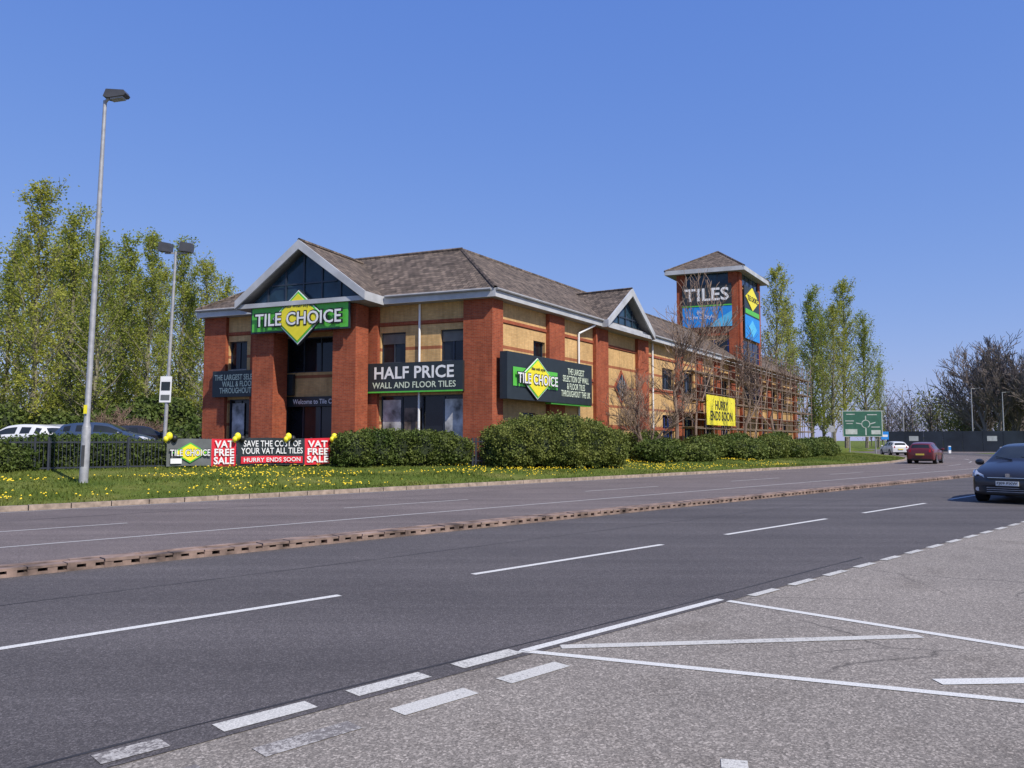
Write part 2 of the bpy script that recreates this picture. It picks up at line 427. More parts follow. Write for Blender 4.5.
D2=8.0
vq(walls,Q(LF,0,0,0,D2),Q(LF,0,0),Z0,ZE,'buffp')
vq(walls,Q(0,0,0,D2,D2),Q(LF,0,0,0,D2),Z0,ZE,'buffp')
vq(walls,Q(0,LS,0,D2,0),Q(0,0,0,D2,D2),Z0,ZE,'buffp')
vq(walls,Q(0,LS,0),Q(0,LS,0,D2,0),Z0,ZE,'buffp')
pr=.22
for a,b in((-6.95,-5.95),(-13.7,-12.4),(-LF,-15.35)): walls.box(FF,a,b,-pr,-.001,Z0,ZE-.002,'red')
walls.box(FF,-LF-.22,-LF-.001,-pr,1.2,Z0,ZE-.002,'red')
cp=[FF(-1.3,-pr,0),(CX-pr*(-.41),CY-pr*1.244,0),FS(.75,-pr,0),FS(.75,.1,0),FF(-1.3,.1,0)]
walls.mesh([(p[0],p[1],Z0) for p in cp]+[(p[0],p[1],ZE-.002) for p in cp],[(i,(i+1)%5,(i+1)%5+5,i+5) for i in range(5)],'red')
for a,b in((5.3,7.0),(10.9,12.6),(17.2,19.0),(24.6,25.8),(29.1,30.3),(33.6,34.8),(38.1,39.5),(50.8,52.0),(55.3,56.5),(62.6,64)): walls.box(FS,a,b,-pr,-.001,Z0,ZE-.002,'red')
for a,b in((-7.6,-6.3),(-12.4,-11.1)):
    walls.box(FF,a,b,-1.6,-.5,Z0,ZE-.06,'red'); walls.box(FF,a-.04,b+.04,-1.64,-.46,Z0,.95,'sill')
walls.box(FF,-11.10,-7.6,-1.5,-1.2,6.95,ZE-.05,'red')
for o in fops[:2]+fops[3:4]: walls.box(FF,o[0]-.0,o[1]+.0,-.05,-.002,o[2]-.1,o[2]-.002,'sill')
for o in sops[3:]: walls.box(FS,o[0],o[1],-.05,-.002,o[2]-.1,o[2]-.002,'sill')
for a,b in((-5.93,-1.31),(-15.34,-13.71)):
    for z in(5.0,7.25): walls.box(FF,a,b,-.06,-.002,z,z+.15,'red')
for a,b in((.76,5.29),(7.01,10.89),(12.61,17.19),(19.01,24.59)):
    for z in(2.3,5.0,7.25):
        if z==5.0 and a==12.61: continue
        walls.box(FS,a,b,-.06,-.003,z,z+.15,'red')
walls.obj('walls',bld)
for o in fops[:2]: wins.box(FF,o[0]+.06,o[1]-.06,.14,.15,o[3]-.55,o[3]-.07,'blind')
wins.box(FF,-5.8,-4.8,.12,.14,.9,3.6,'poster'); wins.box(FF,-2.4,-1.45,.12,.14,.9,3.6,'poster'); wins.box(FF,-15.1,-14.3,.12,.14,.9,3.6,'poster')
wins.box(FF,-4.6,-3.7,.12,.14,.9,3.2,'posterb')
wins.box(FF,-11.5,-7.5,-.1,-.003,3.35,3.85,'signblk')
def diamond(mb,F,xc,zc,hx,hz,y0,y1,mat):
    mb.prism([(xc-hx,zc),(xc,zc-hz),(xc+hx,zc),(xc,zc+hz)],mat,F,y0,y1)
GX=14.9
diamond(wins,FS,GX,4.9,1.1,1.1,-.05,-.002,'red'); diamond(wins,FS,GX,4.9,.85,.85,-.08,-.051,'glass')
for k in(-.35,0,.35):
    wins.box(FS,GX+k-.02,GX+k+.02,-.1,-.081,4.9-(.8-abs(k)),4.9+(.8-abs(k)),'fascia')
wins.obj('windows',bld)
roof=MB(); o=.6; a=4.0; zr=11.75; ze=8.6; ol=.35
eC=Q(0,0,ze,-o,-o); eA=Q(LF+ol,0,ze,0,-o); eB=Q(0,LS+o,ze,-o,0)
eAi=Q(LF+ol,0,ze,0,D2+o); eBi=Q(0,LS+o,ze,D2+o,0); eI=Q(0,0,ze,D2+o,D2+o)
rC=Q(0,0,zr,a,a); rA=Q(LF-a,0,zr,0,a); rB=Q(0,LS-a,zr,a,0)
roof.poly([eA,eC,rC,rA],'tile'); roof.poly([eC,eB,rB,rC],'tile')
roof.poly([eI,eAi,rA,rC],'tile'); roof.poly([eBi,eI,rC,rB],'tile')
roof.poly([eAi,eA,rA],'tile'); roof.poly([eB,eBi,rB],'tile')
for p,q in((rA,rC),(rC,rB),(rC,eC),(rA,eA),(rA,eAi),(rB,eB)):
    roof.tube((p[0],p[1],p[2]-.02),(q[0],q[1],q[2]+.02),.11,.11,6,'tile')
def fasc(p,q,pi,qi):
    roof.poly([(p[0],p[1],ZE),(q[0],q[1],ZE),(q[0],q[1],ze+.02),(p[0],p[1],ze+.02)],'fascia')
    roof.poly([(p[0],p[1],ZE),(pi[0],pi[1],ZE),(qi[0],qi[1],ZE),(q[0],q[1],ZE)],'soffit')
fasc(eA,eC,Q(LF,0,0),Q(0,0,0)); fasc(eC,eB,Q(0,0,0),Q(0,LS,0))
fasc(eAi,eA,Q(LF,0,0,0,D2),Q(LF,0,0)); fasc(eB,eBi,Q(0,LS,0),Q(0,LS,0,D2,0))
def gutter(p,q,nx,ny):
    roof.tube((p[0]+nx*.07,p[1]+ny*.07,ze-.03),(q[0]+nx*.07,q[1]+ny*.07,ze-.03),.065,.065,8,'soffit',True)
gutter(Q(0,0,0,-.4,-o),Q(5.2,0,0,0,-o),-.3746,-.927); gutter(Q(13.4,0,0,0,-o),eA,-.3746,-.927)
gutter(eC,Q(0,GX-3.9,0,-o,0),.8526,-.5225); gutter(Q(0,GX+4,0,-o,0),eB,.8526,-.5225)
def gable(F,xc,h,yf,yb,zf,zp,zb,ped=.45):
    sl=(zp-zf)/h; t=.16
    for sgn in(-1,1):
        A=[F(xc,yf,zp),F(xc,yb,zp),F(xc+sgn*h,yb,zf),F(xc+sgn*h,yf,zf)]
        if sgn>0:A=A[::-1]
        roof.poly(A,'tile')
        Bm=[(p[0],p[1],p[2]-t) for p in A][::-1]; roof.poly(Bm,'soffit')
        bz=.40
        pts=[(xc,zp+.03),(xc+sgn*(h+.05),zf+.03-.05*sl),(xc+sgn*(h+.05),zf+.03-.05*sl-bz),(xc,zp+.03-bz*1.15)]
        if sgn>0: pts=pts[::-1]
        roof.prism(pts,'fascia',F,yf-.10,yf-.001)
        x0,x1=(xc+sgn*h,xc+sgn*(h+.05)) if sgn>0 else (xc-h-.05,xc-h)
        roof.box(F,x0,x1,yf,-o+.05,zf-.42,zf+.0,'fascia')
    roof.tube(F(xc,yf-.05,zp+.02),F(xc,yb,zp+.02),.1,.1,6,'tile')
    yg=yf+ped; hb=h-.55
    roof.poly([F(xc-hb,yg,zb),F(xc+hb,yg,zb),F(xc,yg,zb+hb*sl+.1)],'glassb')
    n=6
    for i in range(1,n):
        x=xc-hb+2*hb*i/n; zt=zb+(hb-abs(x-xc))*sl
        roof.box(F,x-.04,x+.04,yg-.06,yg-.002,zb,zt,'frame')
    roof.box(F,xc-hb*.6,xc+hb*.6,yg-.07,yg-.061,zb+hb*sl*.36,zb+hb*sl*.36+.07,'frame')
    roof.box(F,xc-h+.02,xc+h-.02,yf+.05,yg+.12,zb-.22,zb,'fascia')
    roof.poly([F(xc-h,yf+.05,zb-.225),F(xc-h,.0,zb-.225),F(xc+h,.0,zb-.225),F(xc+h,yf+.05,zb-.225)],'soffit')
gable(FF,-9.2,3.75,-2.2,3.4,8.6,11.35,8.42)
gable(FS,GX-.3,3.6,-.9,3.0,8.6,10.95,8.42)
roof.obj('roof',bld)
dp=MB()
dp.tube(FF(-3.7,-.08,.6),FF(-3.7,-.08,8.2),.055,.055,8,'white')
dp.tube(FS(8.9,-.1,3.0),FS(8.9,-.1,7.6),.06,.06,8,'white'); dp.tube(FS(8.9,-.1,7.6),FS(10.2,-.5,8.2),.06,.06,8,'white')
dp.tube(FS(20.0,-.1,.6),FS(20.0,-.1,8.2),.06,.06,8,'white')
dp.obj('downpipes',bld)
sg=MB()
sg.box(FF,-6.45,-1.22,-.42,-.23,3.92,5.36,'signblk')
sg.box(FF,-16.0,-12.0,-.42,-.23,3.92,5.3,'signblk')
sg.box(FF,-12.0,-10.9,-.30,-.10,3.92,5.0,'signblk')
text('HALF PRICE',FF,FA,-3.83,-.43,4.88,4.3,.6,'white',bld,.02)
text('WALL AND FLOOR TILES',FF,FA,-3.83,-.43,4.28,4.5,.3,'lgreen',bld,.01)
text('THE LARGEST SELECTION OF\nWALL & FLOOR TILES\nTHROUGHOUT THE UK',FF,FA,-13.9,-.43,4.6,3.9,1.0,'lgreen',bld,.01)
sg.box(FF,-6.45,-1.22,-.43,-.421,3.92,3.99,'green')
text('Welcome to Tile Choice',FF,FA,-9.5,-.11,3.6,3.0,.25,'white',bld,.01)
def logo(F,ang,xc,zc,w,h,y,dw=.29,dh=1.0,board=True):
    if board: sg.box(F,xc-w/2,xc+w/2,y,y+.1,zc-h/2,zc+h/2,'signblk')
    sg.box(F,xc-w/2+.08,xc+w/2-.08,y-.012,y-.001,zc-h/2+.08,zc+h/2-.08,'green')
    diamond(sg,F,xc,zc,w*dw,h*dh,y-.06,y+.12,'signblk')
    diamond(sg,F,xc,zc,w*dw*.965,h*dh*.965,y-.08,y-.061,'white')
    diamond(sg,F,xc,zc,w*dw*.92,h*dh*.92,y-.10,y-.081,'green')
    diamond(sg,F,xc,zc,w*dw*.84,h*dh*.84,y-.12,y-.101,'yellow')
    text('TILE CHOICE',F,ang,xc,y-.135,zc-.05,w*.90,h*.56,'black',bld,.06)
    text('TILE CHOICE',F,ang,xc,y-.15,zc-.05,w*.865,h*.47,'white',bld,.012)
    text('tiles with style',F,ang,xc,y-.13,zc+h*.42,w*.30,h*.2,'signblk',bld,.01)
logo(FF,FA,-9.3,7.6,5.8,1.35,-2.0,.27,1.02)
sg.box(FS,.1,9.0,-.85,-.45,3.55,5.75,'signblk')
sg.box(FS,4.4,9.0,-.8,-.46,3.47,3.545,'green')
logo(FS,SA,2.75,4.62,4.5,1.05,-.87,.38,1.0,False)
text('THE LARGEST\nSELECTION OF WALL\n& FLOOR TILES\nTHROUGHOUT THE UK',FS,SA,7.05,-.87,4.65,3.4,1.5,'lgreen',bld,.01)
# tower
TX,TY,_=FS(41.3,0,0)
TFf=frame(TX,TY,FA); TFs=frame(TX,TY,SA); WF,WS=5.5,7.2
def TQ(a,b,z,e=0):
    A=a+(e if a>0 else -e); Bq=b+(e if b>0 else -e)
    return (TX+A*dL[0]+Bq*dR[0],TY+A*dL[1]+Bq*dR[1],z)
tw=MB()
zt=17.0
for (p,q) in (((WF,0),(0,0)),((0,0),(0,WS)),((0,WS),(WF,WS)),((WF,WS),(WF,0))):
    P=TQ(*p,0);Qq=TQ(*q,0); vq(tw,P,Qq,.3,zt,'buffp')
for F,w0,w1 in((TFf,-WF,0),(TFs,0,WS)):
    tw.box(F,w0,w0+.8,-.2,-.002,.3,zt-.01,'red'); tw.box(F,w1-.8,w1,-.2,-.002,.3,zt-.01,'red')
    tw.box(F,w0+.8,w1-.8,-.12,-.003,11.2,12.2,'red')
    tw.box(F,w0+.8,w1-.8,-.1,-.003,15.9,zt-.01,'glassb')
    for i in range(5): 
        x=w0+.8+(w1-w0-1.6)*i/4; tw.box(F,x-.05,x+.05,-.14,-.101,15.9,zt-.02,'frame')
    tw.box(F,w0+.9,w1-.9,-.1,-.003,5,10.8,'glass')
    for i in range(4):
        x=w0+.9+(w1-w0-1.8)*i/3; tw.box(F,x-.05,x+.05,-.14,-.101,5,10.8,'blueframe')
tw.box(TFf,-WF+.55,-.5,-.35,-.24,13.9,15.95,'signblk'); tw.box(TFf,-WF+.55,-.5,-.34,-.24,12.0,13.88,'blue')
tw.box(TFf,-WF+.55,-.5,-.365,-.351,13.9,14.02,'green')
tw.prism([(-WF+2.6,12.0),(-.5,12.0),(-.5,13.4)],'cyan',TFf,-.36,-.341)
text('TILES',TFf,FA,-WF/2,-.37,15.0,4.0,1.2,'white',bld,.02)
text('the\nHome of Style',TFf,FA,-WF/2-.6,-.37,13.1,2.6,.9,'white',bld,.0)
tw.box(TFs,1.0,WS-1.0,-.34,-.24,11.0,15.95,'signblk')
diamond(tw,TFs,WS/2,14.9,2.3,1.1,-.40,-.341,'yellow'); tw.box(TFs,1.2,WS-1.2,-.37,-.341,13.35,13.8,'green'); tw.box(TFs,1.05,WS-1.05,-.36,-.341,11.0,13.2,'blue')
text('TILE CHOICE',TFs,SA,WS/2,-.42,14.9,3.6,.5,'black',bld,.01)
diamond(tw,TFs,WS/2,12.1,1.4,.8,-.38,-.361,'cyan')
tw.obj('tower_walls',bld)
tr=MB(); e=.85; ap=(TX+WF/2*dL[0]+WS/2*dR[0],TY+WF/2*dL[1]+WS/2*dR[1],19.8)
cs4=[TQ(0,0,17.35,e),TQ(0,WS,17.35,e),TQ(WF,WS,17.35,e),TQ(WF,0,17.35,e)]
for i in range(4):
    p,q=cs4[i],cs4[(i+1)%4]; tr.poly([p,q,ap],'tile'); vq(tr,p,q,16.98,17.37,'fascia'); tr.tube(p,ap,.1,.1,6,'tile')
tr.poly([(p[0],p[1],16.98) for p in cs4[::-1]],'soffit')
tr.obj('tower_roof',bld)
sg.obj('sign_boards',bld)

scf=empty('scaffolding',(*FS(45,-1.5,0)[:2],.6)); sb=MB()
t=24.0
lev=[2.6,4.6,6.6,8.3]
while t<64.5:
    for yy in(-1.75,-.75):
        top=9.4+.5*math.sin(t*1.7)+ (0.3 if yy<-1 else 0)
        sb.tube(FS(t,yy,.4),FS(t,yy,top if t>34 else top-2.2),.04,.04,5,'scaf')
    for z in lev:
        if t<34 and z>7: continue
        sb.tube(FS(t,-1.95,z-.08),FS(t,-.65,z-.08),.035,.035,5,'scaf')
    t+=2.0
for z in lev:
    t0=24 if z<7 else 34
    for yy in(-1.75,-.75): sb.tube(FS(t0-.4,yy,z-.12),FS(64.4,yy,z-.12),.035,.035,5,'scaf')
    for dz in(.5,1.0): sb.tube(FS(t0-.4,-1.79,z+dz),FS(64.4,-1.79,z+dz),.032,.032,5,'scaf')
    for j in range(4): sb.box(FS,t0-.3,64.3,-1.65+j*.22,-1.45+j*.22,z-.04,z,'board')
for k in range(9):
    t=25+k*4.4; sb.tube(FS(t,-1.83,.5 if k%2 else 4.4),FS(t+2.6,-1.83,4.5 if k%2 else 8.6 if t>33 else 7.0),.033,.033,5,'scaf')
sb.obj('tubes_and_boards',scf,uv=False)
sb=MB(); sb.box(FS,25.8,33.0,-1.93,-1.9,2.75,4.95,'yellow'); sb.obj('yellow_banner',scf,uv=False)
text('HURRY\nENDS SOON',FS,SA,29.4,-1.94,3.85,5.6,1.5,'black',scf,.02)

# ------------------------------------------------------------------ vegetation
def poplar(seed,H,leafn=26,spread=.17,leaf='leafp',dens=1.0,ls=.11):
    rd=random.Random(seed); mb=MB(); C=[]
    p=Vector((0,0,0)); pts=[p]; n=9
    for i in range(n):
        p=p+Vector((rd.uniform(-.2,.2),rd.uniform(-.2,.2),H/n)); pts.append(p)
    r=lambda f:.02+H*.012*(1-f)**1.1
    for i in range(n): mb.tube(pts[i],pts[i+1],r(i/n),r((i+1)/n),6,'barkg')
    nb=int(60*dens)
    lop=[rd.uniform(.6,1.35) for _ in range(7)]
    vl=[rd.uniform(.75,1.25) for _ in range(10)]
    for k in range(nb):
        f=.08+.9*(k/nb)**.95; az=k*2.4+rd.uniform(-.6,.6)
        i=min(n-1,int(f*n)); base=pts[i].lerp(pts[i+1],f*n-i)
        L=H*spread*(min(1,(f+.15)*2.2))*(1.03-f)**.55*rd.uniform(.55,1.35)*lop[int((az%6.283)/6.283*7)%7]*vl[int(f*9.9)]+.5
        el=rd.uniform(34,62)+f*12
        q=base; rr=r(f)*.4+.012; d=Vector((math.cos(az)*math.cos(R(el)),math.sin(az)*math.cos(R(el)),math.sin(R(el))))
        bp=[q]
        for j in range(4):
            q=q+d*(L/4); d=(d+Vector((rd.uniform(-.12,.12),rd.uniform(-.12,.12),.13))).normalized(); bp.append(q)
        for j in range(4): mb.tube(bp[j],bp[j+1],rr*(1-j*.22),rr*(1-(j+1)*.22),4,'barkg')
        for t in range(9):
            g=rd.uniform(.2,1.0); j=min(3,int(g*4)); s=bp[j].lerp(bp[j+1],g*4-j)
            dd=(d+Vector((rd.uniform(-1,1),rd.uniform(-1,1),rd.uniform(-.1,.7)))).normalized()
            e=s+dd*L*rd.uniform(.18,.42); mb.tube(s,e,.022,.01,3,'barkg')
            if rd.random()<.85:
                m=int(leafn*rd.uniform(.3,1.4)); tt=rng.uniform(.1,1.1,(m,1))
                C.append(np.array(s)+(np.array(e)-np.array(s))*tt+rng.normal(0,.11+.05*L,(m,3))*np.array([1,1,1.1]))
    if C and leafn: mb.leaves(np.concatenate(C),ls,leaf)
    return mb.data('poplar_mesh%d'%seed,uv=False)
def bare(seed,H,spreadf=1.0,mat='twig',depth=5,up=.15,thin=1.0,rmin=.01,trunk=.3,stems=1,ratio=(.5,.72),kids=(1,1,2)):
    rd=random.Random(seed); mb=MB()
    def grow(p,d,L,r,k):
        segs=3; q=p
        for j in range(segs):
            nq=q+d*(L/segs); r2=max(rmin,r*(1-.12*(j+1)))
            mb.tube(q,nq,max(rmin,r*(1-.12*j)),r2,6 if k>3 else 4 if k>1 else 3,mat)
            q=nq; d=(d+Vector((rd.uniform(-.16,.16),rd.uniform(-.16,.16),rd.uniform(-.05,.15)))).normalized()
            if k>0:
                if k==depth and j==0 and stems==1: continue
                for _ in range(rd.choice(kids)):
                    ax=Vector((rd.gauss(0,1),rd.gauss(0,1),rd.gauss(0,.6))).normalized()
                    nd=(d+ax*.85*spreadf+Vector((0,0,up))).normalized()
                    grow(q,nd,L*rd.uniform(.52,.8),max(rmin,r2*rd.uniform(*ratio)),k-1)
    for s_ in range(stems):
        a_=s_*2*math.pi/stems+rd.uniform(-.3,.3); tl=0.05 if stems==1 else .38
        grow(Vector((0,0,-.1)),Vector((tl*math.cos(a_),tl*math.sin(a_),1)).normalized(),H*trunk,H*.013*thin,depth)
    return mb.data('bare_mesh%d'%seed,uv=False)
def put(name,me,x,y,z,rot=0,s=1,sz=None):
    o=bpy.data.objects.new(name,me); col.objects.link(o); o.location=(x,y,z); o.rotation_euler=(0,0,rot); o.scale=(s,s,sz or s); return o
def at(px,Y): return ((px-512)/800*Y, Y)
pops=[poplar(11,22,24,.20),poplar(12,20,22,.21),poplar(13,22,18,.18),poplar(14,19,24,.23)]
PL=[(-34,66,20.5,0),(2,72,17.5,1),(34,60,20,0),(66,70,20.5,3),(92,64,17.5,2),(120,70,18.3,1),(146,66,17.8,0),(176,72,18,3),(202,70,16.6,2),(222,78,16,1),(246,84,15.5,0),(262,90,14.5,2),(18,80,21,2),(160,86,19,0),(134,84,18,1),(52,84,21,3),(-60,70,22,3),(106,90,20,3),(78,92,21,0),(190,92,18,1)]
baseH=[22,20,22,19]
for i,(px,Y,H,k) in enumerate(PL):
    x,y=at(px,Y); s=H/baseH[k]; put('poplar_tree',pops[k],x,y,.85,rng.uniform(0,6.28),s*rng.uniform(1.0,1.25),s)
for px,Y,H,k in [(776,92,21,2),(792,100,18,1),(812,104,20,3),(834,100,18,2),(846,104,21.5,0),(866,106,17,3),(824,116,19,3),(878,118,12,1)]:
    x,y=at(px,Y); s=H/baseH[k]; put('poplar_tree',pops[k],x,y,.6,rng.uniform(0,6.28),s*1.0,s)
bt=[bare(21,9.5,.75,trunk=.36,rmin=.011,thin=.9,kids=(1,1,1,2),up=.22),bare(22,8.5,.8,trunk=.36,rmin=.011,thin=1.0,kids=(1,1,1,2)),bare(23,7,.8,stems=2,trunk=.32,rmin=.011,kids=(1,1,1,2))]
for px,Y,k,s,r_ in [(676,46.5,0,1.18,1.0),(744,54.5,1,1.1,2.0),(774,60,1,1.0,4.0),(646,44,2,.9,5.3),(696,48.5,1,.95,3.3)]:
    bx,by=at(px,Y); put('bare_tree',bt[k],bx,by,.5,r_,s)
rb=[bare(31,4.0,1.2,'rtwig',4,stems=4,trunk=.3,rmin=.012),bare(32,4.5,1.1,'rtwig',4,stems=4,trunk=.3,rmin=.012)]
for px,Y,s,k in [(130,50,1.0,0),(112,54,1.0,1),(150,54,.9,0)]:
    x,y=at(px,Y); put('bare_shrub',rb[k],x,y,.8,rng.uniform(0,6),s)
bb=[bare(41,22,.8,'haze',5,thin=1.1,rmin=.035,trunk=.27,stems=2),bare(42,20,.85,'haze',5,thin=1.1,rmin=.035,trunk=.27,stems=2)]
for px,Y,s,k in [(992,150,1.35,0),(1015,155,1.5,1),(1040,148,1.3,0),(978,165,.85,1),(1003,170,1.3,1),(1030,165,1.4,0)]:
    x,y=at(px,Y); put('bare_tree',bb[k],x,y,0,rng.uniform(0,6),s*.92,s)
mb=MB()
def ftree(x,y,H,green):
    mb.tube((x,y,-.5),(x,y,H*.6),H*.012,H*.006,5,'haze')
    n=500
    for c in range(12):
        c0=np.array([x+rng.normal(0,H*.15),y+rng.normal(0,H*.15),H*rng.uniform(.2,.84)])
        mb.leaves(c0+rng.normal(0,H*.075,(n//12,3)),H*(.02 if green else .011),'leafg' if green else 'haze')
    for c in range(26):
        a=rng.uniform(0,6.28); l=H*rng.uniform(.12,.3); z0=H*rng.uniform(.1,.62)
        mb.tube((x,y,z0),(x+l*math.cos(a),y+l*math.sin(a),z0+l*1.3),.07,.03,3,'haze')
for i in range(60):
    px=rng.uniform(868,1100); Y=rng.uniform(165,230); x,y=at(px,Y); ftree(x,y,rng.uniform(9,15.5),rng.random()<.5)
for i in range(40):
    px=rng.uniform(-260,280); Y=rng.uniform(95,140); x,y=at(px,Y); ftree(x,y,rng.uniform(8,14),rng.random()<.8)
for i in range(40):
    an=rng.uniform(0,6.28); x,y=260*math.cos(an),260*math.sin(an)
    if y>60 : continue
    ftree(x,y,rng.uniform(9,15),rng.random()<.5)
mb.obj('distant_trees',uv=False)

def bush(name,blobs,leaf='leafh',size=.055,dens=420,ex=.7):
    mb=MB(); C=[]
    for (x,y,z,rx,ry,h,ang) in blobs:
        c,s=math.cos(ang),math.sin(ang)
        ph1,ph2=random.uniform(0,6),random.uniform(0,6)
        def surf(th,ph,k):
            f=lambda t:np.sign(t)*np.abs(t)**ex
            X=f(np.cos(ph))*f(np.cos(th))*rx*k; Yy=f(np.cos(ph))*f(np.sin(th))*ry*k; Z=f(np.sin(ph))*h*.5*k+h*.5
            lump=1+.08*np.sin(th*4+ph1)*np.cos(ph*4+ph2)+.06*np.sin(th*9+ph2)*np.cos(ph*7)+.04*np.cos(ph*13+ph1+th*6)
            X=X*lump;Yy=Yy*lump;Z=h*.5+(Z-h*.5)*lump
            return x+X*c-Yy*s, y+X*s+Yy*c, z+Z
        nt_,np_=20,11
        T,P=np.meshgrid(np.linspace(0,2*np.pi,nt_,endpoint=False),np.linspace(-1.45,1.5,np_))
        X,Y,Z=surf(T,P,.86); V=np.stack([X,Y,Z],-1).reshape(-1,3).tolist()
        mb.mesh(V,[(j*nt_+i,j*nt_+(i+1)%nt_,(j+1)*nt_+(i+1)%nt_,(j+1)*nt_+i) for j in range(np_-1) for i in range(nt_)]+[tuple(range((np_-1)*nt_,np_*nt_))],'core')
        area=2*(rx+ry)*2*h*.8+4*rx*ry
        n=int(area*dens)
        th=rng.uniform(0,2*np.pi,n); ph=np.arcsin(rng.uniform(-.85,1,n))
        k=rng.normal(.96,.055,n)
        X,Y,Z=surf(th,ph,k); C.append(np.stack([X,Y,Z],-1)+rng.normal(0,.03,(n,3)))
    mb.leaves(np.concatenate(C),size,leaf)
    return mb.obj(name,uv=False)
bl=[]
for px,Y,h,rx in [(509,35.6,1.95,1.15),(530,36.0,2.3,1.3),(556,36.6,2.4,1.35),(582,37.6,2.2,1.3),(602,38.8,1.8,1.05)]:
    x,y=at(px,Y); bl.append((x,y,.36,rx,1.25,h,R(35)))
bush('clipped_bush',bl,dens=480,ex=.8)
bl=[]
for px,Y,h in [(352,32.2,1.35),(374,33,1.5),(397,33.8,1.45),(420,34.3,1.45),(440,34.8,1.4),(454,35.1,1.15)]:
    x,y=at(px,Y); bl.append((x,y,.58,.85,.65,h,R(36)))
bush('hedge',bl,'leafd',dens=480)
for (u,v,h,rx) in [(36.2,25.6,1.25,1.5),(39.3,25.4,1.0,1.2),(42.2,26.6,1.5,1.4),(45.5,25.6,1.25,1.6),(49.3,26,1.4,1.4),(52.4,25.8,1.1,1.3),(56.0,26.2,1.3,1.4),(60.5,26.3,1.0,1.5),(65,27,.9,1.6),(38,28.2,1.7,1.2),(70,28,1.4,2),(48,28,1.6,1.5),(56,28.4,1.7,1.6)]:
    x,y=B(u,v); bush('bush',[(x,y,.36,rx,1.1,h,R(44)),(x+.7,y+.6,.36,rx*.7,.9,h*1.08,R(60))],'leafh' if (int(u)%2) else 'leafd',dens=230,size=.075,ex=.9)
bl=[]
for px,Y in [(-60,23.8),(-25,24.4),(5,25.4),(32,26.2),(58,26.8),(84,27.5),(108,28.2),(132,28.9),(154,29.5)]:
    x,y=at(px,Y); bl.append((x,y,.58,1.05,.6,1.05+.2*math.sin(px),R(40)))
bush('hedge',bl,'leafd',dens=420)
for px,Y,h,rx in [(10,60,3.5,4),(60,62,3,4),(105,60,4,3.5),(150,62,4.5,3),(185,58,2.6,2.5),(-40,58,4,4),(130,64,5,4),(80,66,5,4)]:
    x,y=at(px,Y); bush('shrub',[(x,y,.7,rx,1.6,h*.7,R(10)),(x+rx*.5,y+.5,.7,rx*.6,1.4,h*.9,R(20))],'leafd' if px%4 else 'leafh',dens=45,size=.16,ex=.9)

def blades(n,ur,vr,name):
    u=rng.uniform(*ur,n); v=rng.uniform(*vr,n)
    keep=(np.sin(u*1.3)+np.sin(v*2.1+u*.4)+rng.normal(0,1.2,n))>-1.2; u=u[keep];v=v[keep]; n=len(u)
    z=np.array([tz(a,b) for a,b in zip(u,v)])
    X=sn*u-cs*v; Y=cs*u+sn*v
    for i in np.where(u>U0)[0]: X[i],Y[i]=B(u[i],v[i])
    h=rng.uniform(.03,.10,n)*(1+.5*np.sin(u*.9)*np.sin(v*1.3)); a=rng.uniform(0,6.28,n); w=rng.uniform(.012,.03,n)
    lx=rng.normal(0,.03,n);ly=rng.normal(0,.03,n)
    P=np.stack([np.stack([X-np.cos(a)*w,Y-np.sin(a)*w,z-.01],-1),np.stack([X+np.cos(a)*w,Y+np.sin(a)*w,z-.01],-1),np.stack([X+lx,Y+ly,z+h],-1)],1).reshape(-1,3)
    mb=MB(); mb.v=P.tolist(); mb.f=[(3*i,3*i+1,3*i+2) for i in range(n)]; mb.m=[0]*n; mb.mats=['blade']
    m=4200; uu=rng.uniform(-8,45,m); vv=rng.uniform(21.9,28,m)
    cl=(np.sin(uu*.6)+np.sin(vv*1.7+uu*.2)+rng.normal(0,.6,m))>.0; uu=uu[cl];vv=vv[cl]
    for a_,b_ in zip(uu,vv):
        x,y=B(a_,b_); zz=tz(a_,b_)+.09; r=rng.uniform(.02,.038)
        mb.mesh([(x+r*math.cos(t),y+r*math.sin(t),zz) for t in (0,1.26,2.5,3.8,5)]+[(x,y,zz+.03)],[(0,1,5),(1,2,5),(2,3,5),(3,4,5),(4,0,5)],'dand')
    return mb.obj(name,uv=False)
blades(100000,(-14,75),(21.5,29.5),'grass')

# ------------------------------------------------------------------ fence, banner, lamps
fl=[(-24.5,18.0),(-14.96,25.9),(-9.89,30.2),(-3.98,34.3),(-1.6,35.2),(0.4,35.9)]
mb=MB()
for (x0,y0),(x1,y1) in zip(fl[:-1],fl[1:]):
    L=math.hypot(x1-x0,y1-y0); F=frame(x0,y0,math.degrees(math.atan2(y1-y0,x1-x0)))
    zz=.60
    mb.box(F,0,L,-.02,.02,zz+.95,zz+1.0,'darkmetal'); mb.box(F,0,L,-.02,.02,zz+.12,zz+.17,'darkmetal')
    x=.06
    while x<L: mb.box(F,x-.009,x+.009,-.009,.009,zz-.1,zz+1.12,'darkmetal'); x+=.115
    x=0
    while x<L: mb.box(F,x-.03,x+.03,-.05,-.021,zz-.2,zz+1.15,'darkmetal'); x+=2.4
mb.obj('metal_fence',uv=False)
BX,BY=-12.1,28.1; BA=38.2; BF=frame(BX,BY,BA)
ban=empty('sale_banner',(BX,BY,.7))
mb=MB()
